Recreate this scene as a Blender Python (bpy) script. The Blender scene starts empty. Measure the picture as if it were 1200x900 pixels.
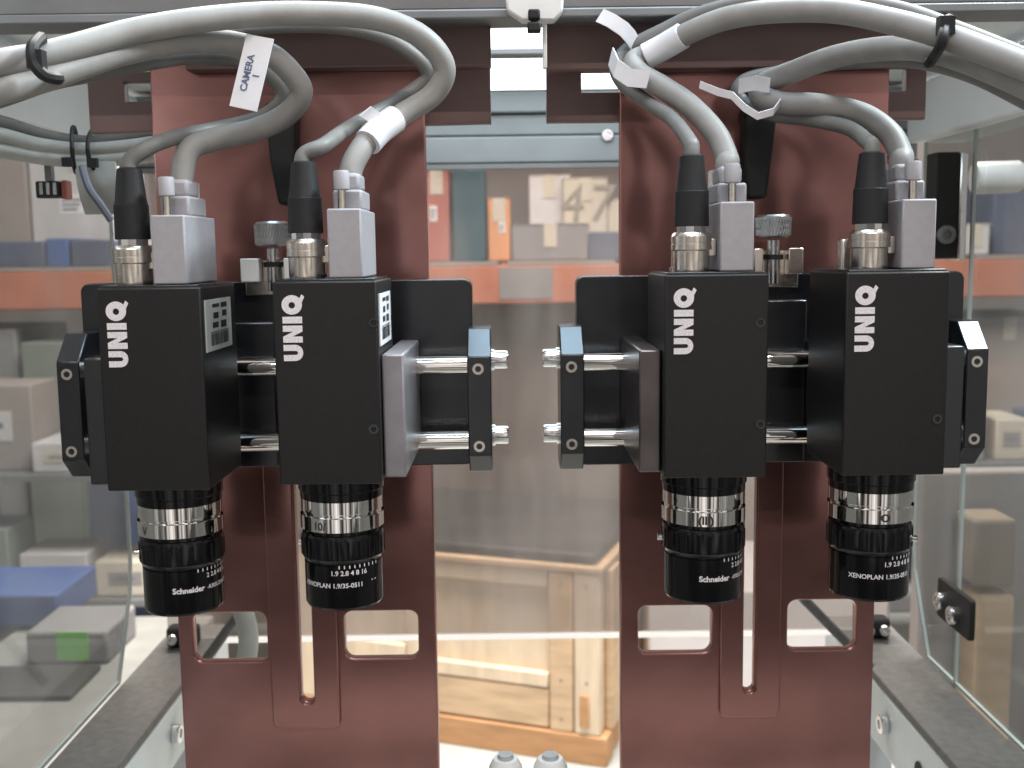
import bpy, bmesh, math, random
from mathutils import Vector, Matrix
random.seed(7)
R = math.radians
scn = bpy.context.scene
col = scn.collection

# ------------------------------------------------------------------ camera
FPX = 1265.0                      # focal length in pixels of the 1200x900 photograph
PITCH, ROLL = R(6.87), R(0.75)
EYE = Vector((0.0, -0.404, 1.5))
fw = Vector((0, math.cos(PITCH), -math.sin(PITCH)))
r0 = Vector((1, 0, 0)); u0 = Vector((0, math.sin(PITCH), math.cos(PITCH)))
rt = r0 * math.cos(ROLL) - u0 * math.sin(ROLL)
up = r0 * math.sin(ROLL) + u0 * math.cos(ROLL)
cd = bpy.data.cameras.new('photo_camera'); cam = bpy.data.objects.new('photo_camera', cd)
col.objects.link(cam); scn.camera = cam
cam.matrix_world = Matrix(((rt.x, up.x, -fw.x, EYE.x), (rt.y, up.y, -fw.y, EYE.y), (rt.z, up.z, -fw.z, EYE.z), (0, 0, 0, 1)))
cd.sensor_width = 36.0; cd.lens = 36.0 * FPX / 1200.0
cd.clip_start = 0.01; cd.clip_end = 60
cd.dof.use_dof = True; cd.dof.focus_distance = 0.425; cd.dof.aperture_fstop = 20

# ------------------------------------------------------------------ world and lamps
w = bpy.data.worlds.new('World'); scn.world = w; w.use_nodes = True
wn, wl = w.node_tree.nodes, w.node_tree.links
wn.clear()
wo = wn.new('ShaderNodeOutputWorld'); wb = wn.new('ShaderNodeBackground')
tc = wn.new('ShaderNodeTexCoord'); mp = wn.new('ShaderNodeMapping'); nz = wn.new('ShaderNodeTexNoise'); rp = wn.new('ShaderNodeValToRGB')
mp.inputs['Scale'].default_value = (5.5, 5.5, 0.9)
nz.inputs['Scale'].default_value = 1.3; nz.inputs['Detail'].default_value = 2.0
cr = rp.color_ramp
cr.elements[0].position = 0.36; cr.elements[0].color = (0.04, 0.037, 0.036, 1)
cr.elements[1].position = 0.66; cr.elements[1].color = (1.75, 1.68, 1.62, 1)
e = cr.elements.new(0.5); e.color = (0.46, 0.43, 0.42, 1)
wl.new(tc.outputs['Generated'], mp.inputs['Vector']); wl.new(mp.outputs['Vector'], nz.inputs['Vector'])
wl.new(nz.outputs['Fac'], rp.inputs['Fac']); wl.new(rp.outputs['Color'], wb.inputs['Color']); wl.new(wb.outputs['Background'], wo.inputs['Surface'])
wb.inputs['Strength'].default_value = 0.62

def area_lamp(name, loc, target, sx, sy, power, colour):
    ld = bpy.data.lights.new(name, 'AREA'); ld.shape = 'RECTANGLE'; ld.size = sx; ld.size_y = sy
    ld.energy = power; ld.color = colour
    o = bpy.data.objects.new(name, ld); col.objects.link(o); o.location = loc
    o.rotation_euler = (Vector(target) - Vector(loc)).to_track_quat('-Z', 'Y').to_euler()
    return o
area_lamp('hall_lamp', (0.2, 2.0, 3.9), (0.2, 2.9, 0.4), 2.4, 1.2, 410, (1.0, 0.95, 0.88))
area_lamp('machine_lamp', (0.03, -0.03, 2.30), (0.03, -0.03, 1.4), 0.52, 0.22, 4.6, (0.58, 0.81, 1.0))
area_lamp('side_lamp', (0.50, 0.06, 2.08), (-0.10, 0.03, 1.47), 0.20, 0.12, 9.5, (0.82, 0.94, 1.0))
area_lamp('front_fill', (0.05, -0.9, 2.6), (0.05, 0.09, 1.36), 1.2, 0.026, 12, (1.0, 0.93, 0.90))  # added fill from the front, a long thin strip with no known source

scn.view_settings.view_transform = 'Standard'; scn.view_settings.look = 'None'
scn.view_settings.exposure = 0.0; scn.view_settings.gamma = 1.0
scn.render.engine = 'CYCLES'
scn.cycles.use_denoising = True
scn.cycles.max_bounces = 10; scn.cycles.transparent_max_bounces = 24
scn.cycles.sample_clamp_indirect = 4.0
scn.cycles.caustics_reflective = False; scn.cycles.caustics_refractive = False

# ------------------------------------------------------------------ pixel to place
def P(px, py, y_mm):
    """point on the plane y = y_mm (millimetres behind the camera bodies' front faces) seen at a pixel"""
    d = fw + rt * ((px - 600) / FPX) - up * ((py - 450) / FPX)
    return EYE + d * ((y_mm / 1000.0 - EYE.y) / d.y)
def X(px, py, y): return P(px, py, y).x
def Z(px, py, y): return P(px, py, y).z
def G(px, py, z=0.0):
    d = fw + rt * ((px - 600) / FPX) - up * ((py - 450) / FPX)
    return EYE + d * ((z - EYE.z) / d.z)

# ------------------------------------------------------------------ materials
MATS = {}
def mat(name, colour, rough=0.5, metal=0.0, noise=0.0, nscale=60, bump=0.0, bscale=400, stretch=(1, 1, 1), coat=0.0, spec=0.5, rvar=0.0):
    m = bpy.data.materials.new(name); m.use_nodes = True
    n, l = m.node_tree.nodes, m.node_tree.links
    b = n['Principled BSDF']
    b.inputs['Base Color'].default_value = (*colour, 1); b.inputs['Roughness'].default_value = rough
    b.inputs['Metallic'].default_value = metal; b.inputs['Coat Weight'].default_value = coat
    b.inputs['Specular IOR Level'].default_value = spec
    t = n.new('ShaderNodeTexCoord'); mpn = n.new('ShaderNodeMapping'); mpn.inputs['Scale'].default_value = stretch
    l.new(t.outputs['Object'], mpn.inputs['Vector'])
    if noise or rvar:
        a = n.new('ShaderNodeTexNoise'); a.inputs['Scale'].default_value = nscale; a.inputs['Detail'].default_value = 5
        l.new(mpn.outputs['Vector'], a.inputs['Vector'])
        if noise:
            r = n.new('ShaderNodeValToRGB')
            r.color_ramp.elements[0].position = 0.3; r.color_ramp.elements[1].position = 0.7
            r.color_ramp.elements[0].color = (*[c * (1 - noise) for c in colour], 1)
            r.color_ramp.elements[1].color = (*[min(1, c * (1 + noise)) for c in colour], 1)
            l.new(a.outputs['Fac'], r.inputs['Fac']); l.new(r.outputs['Color'], b.inputs['Base Color'])
        if rvar:
            q = n.new('ShaderNodeMapRange'); q.inputs['To Min'].default_value = max(0, rough - rvar); q.inputs['To Max'].default_value = min(1, rough + rvar)
            l.new(a.outputs['Fac'], q.inputs['Value']); l.new(q.outputs['Result'], b.inputs['Roughness'])
    if bump:
        a2 = n.new('ShaderNodeTexNoise'); a2.inputs['Scale'].default_value = bscale; a2.inputs['Detail'].default_value = 3
        l.new(mpn.outputs['Vector'], a2.inputs['Vector'])
        bp = n.new('ShaderNodeBump'); bp.inputs['Strength'].default_value = bump; bp.inputs['Distance'].default_value = 0.0004
        l.new(a2.outputs['Fac'], bp.inputs['Height']); l.new(bp.outputs['Normal'], b.inputs['Normal'])
    MATS[name] = m
    return m
mat('black_paint', (0.009, 0.0085, 0.0085), 0.44, 0, 0.22, 900, 0.25, 2600, rvar=0.06)
mat('black_anodised', (0.022, 0.023, 0.026), 0.24, 0.3, 0.2, 90, 0.05, 1500, rvar=0.05, spec=1.0)
mat('black_rubber', (0.012, 0.012, 0.013), 0.5, 0, 0.15, 300, 0.2, 1500)
mat('lens_black', (0.006, 0.006, 0.007), 0.15, 0.2, rvar=0.05, nscale=200)
mat('brown_anodised', (0.37, 0.178, 0.160), 0.17, 0.68, 0.16, 22, 0.02, 900, rvar=0.05, stretch=(1, 1, 1.6))
mat('brown_shaded', (0.135, 0.082, 0.074), 0.42, 0.2, 0.15, 30, 0.10, 900, rvar=0.06)  # shade on the tabs and top bars is put into this darker brown
mat('brown_edge', (0.34, 0.18, 0.17), 0.35, 0.4)
mat('cable_grey', (0.31, 0.298, 0.282), 0.52, 0, 0.08, 120, 0.12, 1500)
mat('cable_dark', (0.19, 0.186, 0.175), 0.52, 0, 0.10, 120, 0.12, 1500)
mat('hood_grey', (0.40, 0.385, 0.405), 0.5, 0, 0.05, 300, 0.15, 2500)
mat('chrome', (0.90, 0.87, 0.83), 0.06, 1.0, rvar=0.04, nscale=300)
mat('nickel', (0.88, 0.80, 0.71), 0.24, 1.0, 0.06, 300, rvar=0.08)
mat('steel', (0.80, 0.80, 0.80), 0.17, 1.0, 0.05, 200, 0.05, 2000, rvar=0.06)
mat('knurled_steel', (0.62, 0.62, 0.62), 0.34, 1.0)
mat('grey_anodised', (0.19, 0.165, 0.165), 0.34, 1.0, 0.18, 70, 0.05, 900, rvar=0.08)
mat('bare_aluminium', (0.30, 0.285, 0.30), 0.36, 0.3, 0.16, 70, 0.05, 900, rvar=0.08)
mat('brass_dull', (0.62, 0.46, 0.26), 0.35, 1.0)
mat('aluminium', (0.60, 0.63, 0.64), 0.42, 0.55, 0.06, 40, 0.10, 700, rvar=0.08)
mat('aluminium_dull', (0.24, 0.245, 0.25), 0.5, 0.5, 0.08, 40, 0.10, 700)
mat('alu_pale', (0.66, 0.72, 0.74), 0.45, 0.15, 0.05, 40, 0.06, 700)
mat('beam_grey', (0.27, 0.29, 0.30), 0.5, 0.1, 0.06, 40, 0.06, 700)
mat('bundle_grey', (0.52, 0.52, 0.48), 0.5, 0, 0.08, 120)
mat('rail_dark', (0.12, 0.12, 0.115), 0.55, 0.2, 0.18, 160, 0.2, 900)
mat('white_plastic', (0.88, 0.87, 0.84), 0.4, 0, 0.04, 60)
mat('white_paper', (0.80, 0.79, 0.82), 0.65, 0, 0.04, 200)
mat('sticker_silver', (0.62, 0.64, 0.60), 0.42, 0.0, 0.06, 300)
mat('print_white', (0.86, 0.82, 0.84), 0.5, 0, 0.14, 1500)
mat('print_black', (0.03, 0.03, 0.035), 0.6)
mat('print_grey', (0.16, 0.16, 0.19), 0.6)
mat('pencil', (0.30, 0.28, 0.25), 0.7)
mat('print_blue', (0.10, 0.13, 0.24), 0.6)
mat('engrave', (0.06, 0.05, 0.05), 0.5, 0.3)
mat('tie_black', (0.007, 0.007, 0.008), 0.6)
mat('ceiling_white', (0.82, 0.86, 0.88), 0.55, 0, 0.04, 20)
mat('joint_black', (0.012, 0.012, 0.012), 0.7)
# background
mat('concrete', (0.40, 0.41, 0.39), 0.75, 0, 0.14, 3.5, 0.3, 60)
mat('hall_wall', (0.50, 0.44, 0.42), 0.85, 0, 0.10, 2.0)
mat('orange_paint', (0.46, 0.17, 0.105), 0.5, 0, 0.13, 9)
mat('teal_paint', (0.035, 0.085, 0.11), 0.5, 0, 0.15, 9)
mat('pine', (0.62, 0.44, 0.28), 0.65, 0, 0.16, 7, 0.3, 40, stretch=(1, 1, 6))
mat('pine_pale', (0.72, 0.58, 0.43), 0.65, 0, 0.12, 6, 0.3, 40, stretch=(5, 1, 1))
mat('skid_wood', (0.50, 0.27, 0.13), 0.7, 0, 0.16, 8, stretch=(1, 1, 5))
mat('cardboard', (0.24, 0.18, 0.125), 0.8, 0, 0.10, 8, 0.2, 60)
mat('cardboard_pale', (0.32, 0.28, 0.26), 0.8, 0, 0.08, 8, 0.2, 60)
mat('carton_cream', (0.56, 0.51, 0.43), 0.75, 0, 0.06, 8)
mat('carton_white', (0.58, 0.56, 0.57), 0.7, 0, 0.06, 8)
mat('carton_grey', (0.25, 0.245, 0.25), 0.7, 0, 0.10, 8)
mat('bin_blue', (0.05, 0.11, 0.30), 0.45, 0, 0.10, 8)
mat('bin_slate', (0.08, 0.10, 0.16), 0.5, 0, 0.14, 8)
mat('carton_red', (0.40, 0.13, 0.10), 0.6, 0, 0.10, 8)
mat('carton_orange', (0.65, 0.30, 0.14), 0.6, 0, 0.10, 8)
mat('cabinet_green', (0.22, 0.25, 0.22), 0.55, 0, 0.10, 5)
mat('wrap_grey', (0.135, 0.118, 0.108), 0.42, 0, 0.25, 5, 0.8, 25)
mat('wrap_dark', (0.035, 0.033, 0.033), 0.6, 0, 0.3, 5, 0.8, 25)
mat('dark_top', (0.045, 0.045, 0.045), 0.55, 0, 0.2, 10)
mat('bench_grey', (0.25, 0.25, 0.235), 0.6, 0, 0.15, 12)
mat('label_green', (0.16, 0.66, 0.07), 0.6)

def panel_mat(name, tint, veil, veil_colour):
    m = bpy.data.materials.new(name); m.use_nodes = True
    n, l = m.node_tree.nodes, m.node_tree.links; n.clear()
    o = n.new('ShaderNodeOutputMaterial'); t = n.new('ShaderNodeBsdfTransparent'); d = n.new('ShaderNodeBsdfDiffuse')
    tr = n.new('ShaderNodeBsdfTranslucent'); ad = n.new('ShaderNodeMixShader'); ad.inputs[0].default_value = 0.5
    g = n.new('ShaderNodeBsdfGlossy'); g.inputs['Roughness'].default_value = 0.06
    lw = n.new('ShaderNodeLayerWeight'); lw.inputs['Blend'].default_value = 0.5
    pw = n.new('ShaderNodeMath'); pw.operation = 'POWER'; pw.inputs[1].default_value = 4.0
    fr = n.new('ShaderNodeMath'); fr.operation = 'MULTIPLY_ADD'; fr.inputs[1].default_value = 0.30; fr.inputs[2].default_value = 0.025
    l.new(lw.outputs['Facing'], pw.inputs[0]); l.new(pw.outputs[0], fr.inputs[0])
    m1 = n.new('ShaderNodeMixShader'); m2 = n.new('ShaderNodeMixShader')
    t.inputs['Color'].default_value = (*tint, 1); d.inputs['Color'].default_value = (*veil_colour, 1); tr.inputs['Color'].default_value = (*veil_colour, 1)
    tcn = n.new('ShaderNodeTexCoord'); no = n.new('ShaderNodeTexNoise'); no.inputs['Scale'].default_value = 7; no.inputs['Detail'].default_value = 5; mpp = n.new('ShaderNodeMapping'); mpp.inputs['Scale'].default_value = (3.0, 3.0, 0.7); mpp.inputs['Rotation'].default_value = (0.25, 0.15, 0)
    mr = n.new('ShaderNodeMapRange'); mr.inputs['From Min'].default_value = 0.3; mr.inputs['From Max'].default_value = 0.72; mr.inputs['To Min'].default_value = veil * 0.35; mr.inputs['To Max'].default_value = veil * 1.9
    l.new(tcn.outputs['Object'], mpp.inputs['Vector']); l.new(mpp.outputs['Vector'], no.inputs['Vector']); l.new(no.outputs['Fac'], mr.inputs['Value']); l.new(mr.outputs['Result'], m1.inputs[0])
    l.new(d.outputs[0], ad.inputs[1]); l.new(tr.outputs[0], ad.inputs[2])
    l.new(t.outputs[0], m1.inputs[1]); l.new(ad.outputs[0], m1.inputs[2])
    l.new(fr.outputs[0], m2.inputs[0]); l.new(m1.outputs[0], m2.inputs[1]); l.new(g.outputs[0], m2.inputs[2]); l.new(m2.outputs[0], o.inputs['Surface'])
    MATS[name] = m
panel_mat('clear_sheet', (0.70, 0.675, 0.66), 0.12, (0.72, 0.70, 0.69))
panel_mat('clear_sheet_side', (0.70, 0.705, 0.70), 0.09, (0.70, 0.72, 0.72))
mat('sheet_edge', (0.72, 0.82, 0.80), 0.25, 0)
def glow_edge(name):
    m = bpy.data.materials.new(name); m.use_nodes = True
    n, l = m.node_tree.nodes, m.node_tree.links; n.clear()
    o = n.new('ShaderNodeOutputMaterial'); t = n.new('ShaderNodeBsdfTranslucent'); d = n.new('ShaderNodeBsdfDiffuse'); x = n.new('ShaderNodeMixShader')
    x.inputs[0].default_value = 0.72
    for q in (t, d): q.inputs['Color'].default_value = (0.98, 0.98, 0.98, 1)  # near-white colour stands in for light gathered in the sheet's edge
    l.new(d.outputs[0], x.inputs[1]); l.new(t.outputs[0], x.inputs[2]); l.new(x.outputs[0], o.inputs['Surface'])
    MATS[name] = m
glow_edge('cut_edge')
def emit_mat(name, colour, s):
    m = bpy.data.materials.new(name); m.use_nodes = True
    b = m.node_tree.nodes['Principled BSDF']
    b.inputs['Base Color'].default_value = (0.8, 0.8, 0.8, 1); b.inputs['Emission Color'].default_value = (*colour, 1); b.inputs['Emission Strength'].default_value = s
    MATS[name] = m
emit_mat('lamp_diffuser', (0.86, 0.95, 1.0), 3.4)

# ------------------------------------------------------------------ mesh helpers
class MB:
    def __init__(s): s.v = []; s.f = []
    def add(s, vs, fs):
        k = len(s.v); s.v += [Vector(a) for a in vs]; s.f += [tuple(i + k for i in f) for f in fs]; return s
    def box(s, x0, x1, y0, y1, z0, z1):
        x0, x1 = sorted((x0, x1)); y0, y1 = sorted((y0, y1)); z0, z1 = sorted((z0, z1))
        return s.add([(x0, y0, z0), (x1, y0, z0), (x1, y1, z0), (x0, y1, z0), (x0, y0, z1), (x1, y0, z1), (x1, y1, z1), (x0, y1, z1)],
                     [(0, 3, 2, 1), (4, 5, 6, 7), (0, 1, 5, 4), (1, 2, 6, 5), (2, 3, 7, 6), (3, 0, 4, 7)])
    def pbox(s, px0, py0, px1, py1, y0, y1):
        """box whose front face (plane y0, mm) is seen at that pixel rectangle"""
        xc, yc = (px0 + px1) / 2, (py0 + py1) / 2
        return s.box(X(px0, yc, y0), X(px1, yc, y0), y0 / 1000, y1 / 1000, Z(xc, py1, y0), Z(xc, py0, y0))
    def rev(s, c, axis, prof, n=32, cap=True, hexa=False):
        """lathe: prof = [(t, r)] along axis from c"""
        a = Vector(axis).normalized(); q = a.orthogonal().normalized()
        if abs(a.z) > 0.9: q = Vector((1, 0, 0))
        b = a.cross(q); c = Vector(c); vs = []; fs = []
        for t, r in prof:
            for i in range(n):
                th = 2 * math.pi * i / n
                vs.append(c + a * t + (q * math.cos(th) + b * math.sin(th)) * r)
        for j in range(len(prof) - 1):
            for i in range(n):
                k = (i + 1) % n
                fs.append((j * n + i, j * n + k, (j + 1) * n + k, (j + 1) * n + i))
        if cap:
            fs.append(tuple(reversed(range(n)))); fs.append(tuple(range((len(prof) - 1) * n, len(prof) * n)))
        return s.add(vs, fs)
    def prism(s, poly, fn, d0, d1):
        """poly of (a, b) swept from d0 to d1; fn(a, b, d) -> point"""
        n = len(poly); vs = [fn(a, b, d0) for a, b in poly] + [fn(a, b, d1) for a, b in poly]
        fs = [tuple(range(n))[::-1], tuple(range(n, 2 * n))] + [(i, (i + 1) % n, n + (i + 1) % n, n + i) for i in range(n)]
        return s.add(vs, fs)
    def tube(s, pts, rad, n=14, sub=9, flat=None):
        pts = [Vector(p) for p in pts]; m = len(pts)
        rad = rad if isinstance(rad, (list, tuple)) else [rad] * m
        C = []; Rr = []
        for i in range(m - 1):
            p0, p1, p2, p3 = pts[max(i - 1, 0)], pts[i], pts[i + 1], pts[min(i + 2, m - 1)]
            for k in range(sub):
                t = k / sub
                C.append(0.5 * ((2 * p1) + (p2 - p0) * t + (2 * p0 - 5 * p1 + 4 * p2 - p3) * t * t + (3 * p1 - p0 - 3 * p2 + p3) * t ** 3))
                Rr.append(rad[i] * (1 - t) + rad[i + 1] * t)
        C.append(pts[-1]); Rr.append(rad[-1])
        T = [(C[min(i + 1, len(C) - 1)] - C[max(i - 1, 0)]).normalized() for i in range(len(C))]
        q = T[0].orthogonal().normalized(); vs = []; fs = []
        for i in range(len(C)):
            q = (q - T[i] * q.dot(T[i])).normalized(); b = T[i].cross(q)
            for j in range(n):
                th = 2 * math.pi * j / n
                vs.append(C[i] + (q * math.cos(th) + b * math.sin(th)) * Rr[i])
        for i in range(len(C) - 1):
            for j in range(n):
                k = (j + 1) % n
                fs.append((i * n + j, i * n + k, (i + 1) * n + k, (i + 1) * n + j))
        fs.append(tuple(reversed(range(n)))); fs.append(tuple(range((len(C) - 1) * n, len(C) * n)))
        return s.add(vs, fs)
    def ribbon(s, pts, across, width, thick):
        """flat strip along pts"""
        pts = [Vector(p) for p in pts]; A = Vector(across).normalized() * width / 2; vs = []; fs = []
        for i, p in enumerate(pts):
            t = (pts[min(i + 1, len(pts) - 1)] - pts[max(i - 1, 0)]).normalized(); nn = t.cross(A).normalized() * thick / 2
            vs += [p - A - nn, p + A - nn, p + A + nn, p - A + nn]
        for i in range(len(pts) - 1):
            for j in range(4):
                k = (j + 1) % 4; fs.append((i * 4 + j, i * 4 + k, (i + 1) * 4 + k, (i + 1) * 4 + j))
        fs.append((3, 2, 1, 0)); e = (len(pts) - 1) * 4; fs.append((e, e + 1, e + 2, e + 3))
        return s.add(vs, fs)
    def build(s, name, material, parent=None, bevel=0.0, seg=2, smooth=40, origin=None):
        if parent is None:
            xs = [v.x for v in s.v]; ys = [v.y for v in s.v]; zs = [v.z for v in s.v]
            o = Vector(((min(xs) + max(xs)) / 2, (min(ys) + max(ys)) / 2, min(zs)))
        else:
            root = parent
            while root.parent: root = root.parent
            o = root.location
        me = bpy.data.meshes.new(name)
        me.from_pydata([v - o for v in s.v], [], s.f)
        bm = bmesh.new(); bm.from_mesh(me); bmesh.ops.recalc_face_normals(bm, faces=bm.faces); bm.to_mesh(me); bm.free()
        me.materials.append(MATS[material]); me.shade_smooth(); me.set_sharp_from_angle(angle=R(smooth))
        ob = bpy.data.objects.new(name, me); col.objects.link(ob)
        if parent is None: ob.location = o
        else: ob.parent = parent
        if bevel:
            b = ob.modifiers.new('bevel', 'BEVEL'); b.width = bevel; b.segments = seg; b.limit_method = 'ANGLE'; b.angle_limit = R(35); b.use_clamp_overlap = True
        return ob
def thing(name, loc, label, cat, group=None):
    o = bpy.data.objects.new(name, None); col.objects.link(o); o.location = loc; o.empty_display_size = 0.02
    return tag(o, label, cat, group)
def tag(o, label, cat, group=None):
    o['label'] = label; o['category'] = cat
    if group: o['group'] = group
    return o
def structure(o):
    o['kind'] = 'structure'; return o

def sheet(loops, thick, bevel=0.0, res=6):
    """filled 2D outline(s) with holes -> (verts, faces), x right, y up, z towards the front; thickness centred"""
    cu = bpy.data.curves.new('outline', 'CURVE'); cu.dimensions = '2D'; cu.fill_mode = 'BOTH'
    cu.extrude = max(thick / 2 - bevel, 1e-6); cu.bevel_depth = bevel; cu.bevel_resolution = 1; cu.offset = -bevel if bevel else 0
    for lp in loops:
        sp = cu.splines.new('POLY'); sp.points.add(len(lp) - 1); sp.use_cyclic_u = True
        for p, q in zip(sp.points, lp): p.co = (q[0], q[1], 0, 1)
    ob = bpy.data.objects.new('outline', cu); col.objects.link(ob)
    dg = bpy.context.evaluated_depsgraph_get(); me = bpy.data.meshes.new_from_object(ob.evaluated_get(dg))
    vs = [v.co.copy() for v in me.vertices]; fs = [tuple(p.vertices) for p in me.polygons]
    bpy.data.objects.remove(ob); bpy.data.curves.remove(cu); bpy.data.meshes.remove(me)
    return vs, fs
def rrect(x0, x1, y0, y1, r, n=5):
    x0, x1 = sorted((x0, x1)); y0, y1 = sorted((y0, y1)); out = []
    for cx, cy, a in ((x1 - r, y1 - r, 0), (x0 + r, y1 - r, 90), (x0 + r, y0 + r, 180), (x1 - r, y0 + r, 270)):
        for i in range(n + 1):
            t = R(a + 90 * i / n); out.append((cx + r * math.cos(t), cy + r * math.sin(t)))
    return out
def upright_sheet(loops, y0, y1, bevel=0.0):
    """sheet standing in the XZ plane between y0 and y1 (metres)"""
    vs, fs = sheet(loops, y1 - y0, bevel); yc = (y0 + y1) / 2
    m = MB(); m.add([(v.x, yc - v.z, v.y) for v in vs], fs); return m
TXT = {}
def text_geo(s, size=1.0, bold=0.0, align='LEFT', space=1.0):
    k = (s, size, bold, align, space)
    if k not in TXT:
        cu = bpy.data.curves.new('lettering', 'FONT'); cu.body = s; cu.size = size; cu.offset = bold; cu.align_x = align; cu.resolution_u = 3; cu.extrude = 0; cu.space_character = space
        ob = bpy.data.objects.new('lettering', cu); col.objects.link(ob)
        dg = bpy.context.evaluated_depsgraph_get(); me = bpy.data.meshes.new_from_object(ob.evaluated_get(dg))
        TXT[k] = ([v.co.copy() for v in me.vertices], [tuple(p.vertices) for p in me.polygons])
        bpy.data.objects.remove(ob); bpy.data.curves.remove(cu); bpy.data.meshes.remove(me)
    return TXT[k]
def socket_screw(m, c, axis, r, h, socket=0.5, depth=0.6, n=20):
    """cap screw head with a recessed socket"""
    m.rev(c, axis, [(0, r), (h * 0.88, r), (h, r * 0.9), (h, r * socket), (h * (1 - depth), r * socket)], n)

# ------------------------------------------------------------------ the hall behind the machine
m = MB(); m.add([(-14, -3, 0), (14, -3, 0), (14, 12, 0), (-14, 12, 0)], [(0, 1, 2, 3)])
structure(m.build('floor', 'concrete'))
m = MB(); m.box(-14, 14, 7.6, 7.8, 0, 6.0)
structure(m.build('hall_wall', 'hall_wall'))

def carton(px0, py0, px1, py1, y0, depth, material, label, cat='carton', group=None, name='carton', flaps=True, base=None, rot=0.0):
    xc, yc = (px0 + px1) / 2, (py0 + py1) / 2
    x0, x1 = X(px0, yc, y0), X(px1, yc, y0); z0, z1 = Z(xc, py1, y0), Z(xc, py0, y0)
    if base is not None: z0 = base
    Y0 = y0 / 1000; c = ((x0 + x1) / 2, Y0 + depth / 2, z0)
    t = thing(name, c, label, cat, group); t.rotation_euler.z = rot
    MB().box(x0, x1, Y0, Y0 + depth, z0, z1 - 0.004).build('body', material, t, 0.006)
    if flaps:
        xm = (x0 + x1) / 2; g = 0.003
        MB().box(x0 - .002, xm - g, Y0 - .002, Y0 + depth + .002, z1 - .004, z1).build('flap', material, t)
        MB().box(xm + g, x1 + .002, Y0 - .002, Y0 + depth + .002, z1 - .004, z1).build('flap', material, t)
        MB().box(xm - .025, xm + .025, Y0 - .003, Y0 - .0005, z1 - .09, z1).build('tape', 'carton_cream', t)
        if z1 - z0 > .2 and '47' not in label:
            q = random.Random(int(px0)).uniform(.1, .5)
            MB().box(x0 + (x1 - x0) * q, x0 + (x1 - x0) * (q + .3), Y0 - .0025, Y0 - .0005, z0 + (z1 - z0) * .45, z0 + (z1 - z0) * .62).build('label', 'white_paper', t)
            for k in range(3):
                MB().box(x0 + (x1 - x0) * (q + .03), x0 + (x1 - x0) * (q + .20 + .03 * k), Y0 - .0035, Y0 - .0027, z0 + (z1 - z0) * (.48 + .04 * k), z0 + (z1 - z0) * (.50 + .04 * k)).build('print', 'print_grey', t)
    return t, (x0, x1, Y0, z0, z1)

# pallet rack: orange beams, dark teal uprights
RY = 3800
zs = Z(600, 306, RY); zb = zs - 0.165
rack = thing('pallet_rack', (0, RY / 1000, 0), 'pallet rack with orange beams and dark teal uprights behind the machine', 'rack')
xl, xr = -2.75, 2.75
xu = X(430, 250, RY)
for ux in (xl, xu, xr):
    for dy in (0.0, 0.95):
        MB().box(ux - .058, ux + .058, RY / 1000 - .01 + dy, RY / 1000 + .07 + dy, 0, 2.9).build('upright', 'teal_paint', rack, .006)
    for k in range(4):
        m = MB(); m.tube([(ux, RY / 1000 + .06, .25 + k * .65), (ux, RY / 1000 + .95, .6 + k * .65)], .018, 6, 1); m.build('brace', 'teal_paint', rack)
for a, b in ((xl, xu), (xu, xr)):
    for dy in (0.03, 0.93):
        for z0 in (zb, 2.62):
            MB().box(a + .062, b - .062, RY / 1000 + dy - .05, RY / 1000 + dy, z0, z0 + .15).build('beam', 'orange_paint', rack, .008)
    n = 7
    for k in range(n):
        q = a + .07 + (b - a - .14) * (k + .5) / n
        MB().box(q - (b - a) / n * .44, q + (b - a) / n * .44, RY / 1000 - .02, RY / 1000 + .93, zs - .014, zs).build('deck_board', 'cardboard_pale', rack)
# goods on the shelf
S = RY + 40
G1 = 'cartons on the rack shelf'
carton(620, 205, 668, 240, S + 60, .35, 'carton_white', 'small white carton above the shelf beside the carton marked 47', group=G1, base=zs)
t47, (a0, a1, ay, az0, az1) = carton(660, 208, 712, 252, S, .4, 'carton_cream', 'cream carton marked 47 in large pencil strokes', base=zs)
vs, fs = text_geo('47', 0.20, 0.0, 'CENTER', 1.15)
mm = MB(); mm.add([((a0 + a1) / 2 + v.x + v.y * .12, ay - .004, az1 - .165 + v.y) for v in vs], fs); mm.build('lettering', 'pencil', t47)
carton(712, 232, 770, 268, S + 20, .4, 'carton_cream', 'low cream carton standing beside the one marked 47', base=zs)
carton(497, 200, 526, 250, S, .35, 'carton_red', 'narrow red carton on the rack shelf beside the tall teal bin', base=zs)
carton(531, 197, 569, 306, S - 20, .35, 'teal_paint', 'tall dark teal bin between the red and the orange carton', 'bin', base=zs, flaps=False, name='storage_bin')
carton(572, 232, 598, 306, S, .35, 'carton_orange', 'narrow orange carton on the shelf right against the tall teal bin', base=zs)
carton(600, 262, 690, 306, S - 10, .3, 'carton_grey', 'grey carton on the shelf in front of the white carton', base=zs)
carton(690, 270, 740, 306, S - 30, .3, 'bin_slate', 'low slate grey bin on the shelf under the carton marked 47', 'bin', base=zs, flaps=False, name='storage_bin')
# label card on the orange beam
tag(MB().pbox(585, 313, 648, 350, RY - 24, RY - 21).build('beam_card', 'carton_grey'), 'pale grey load card fixed to the orange rack beam', 'card')
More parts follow.
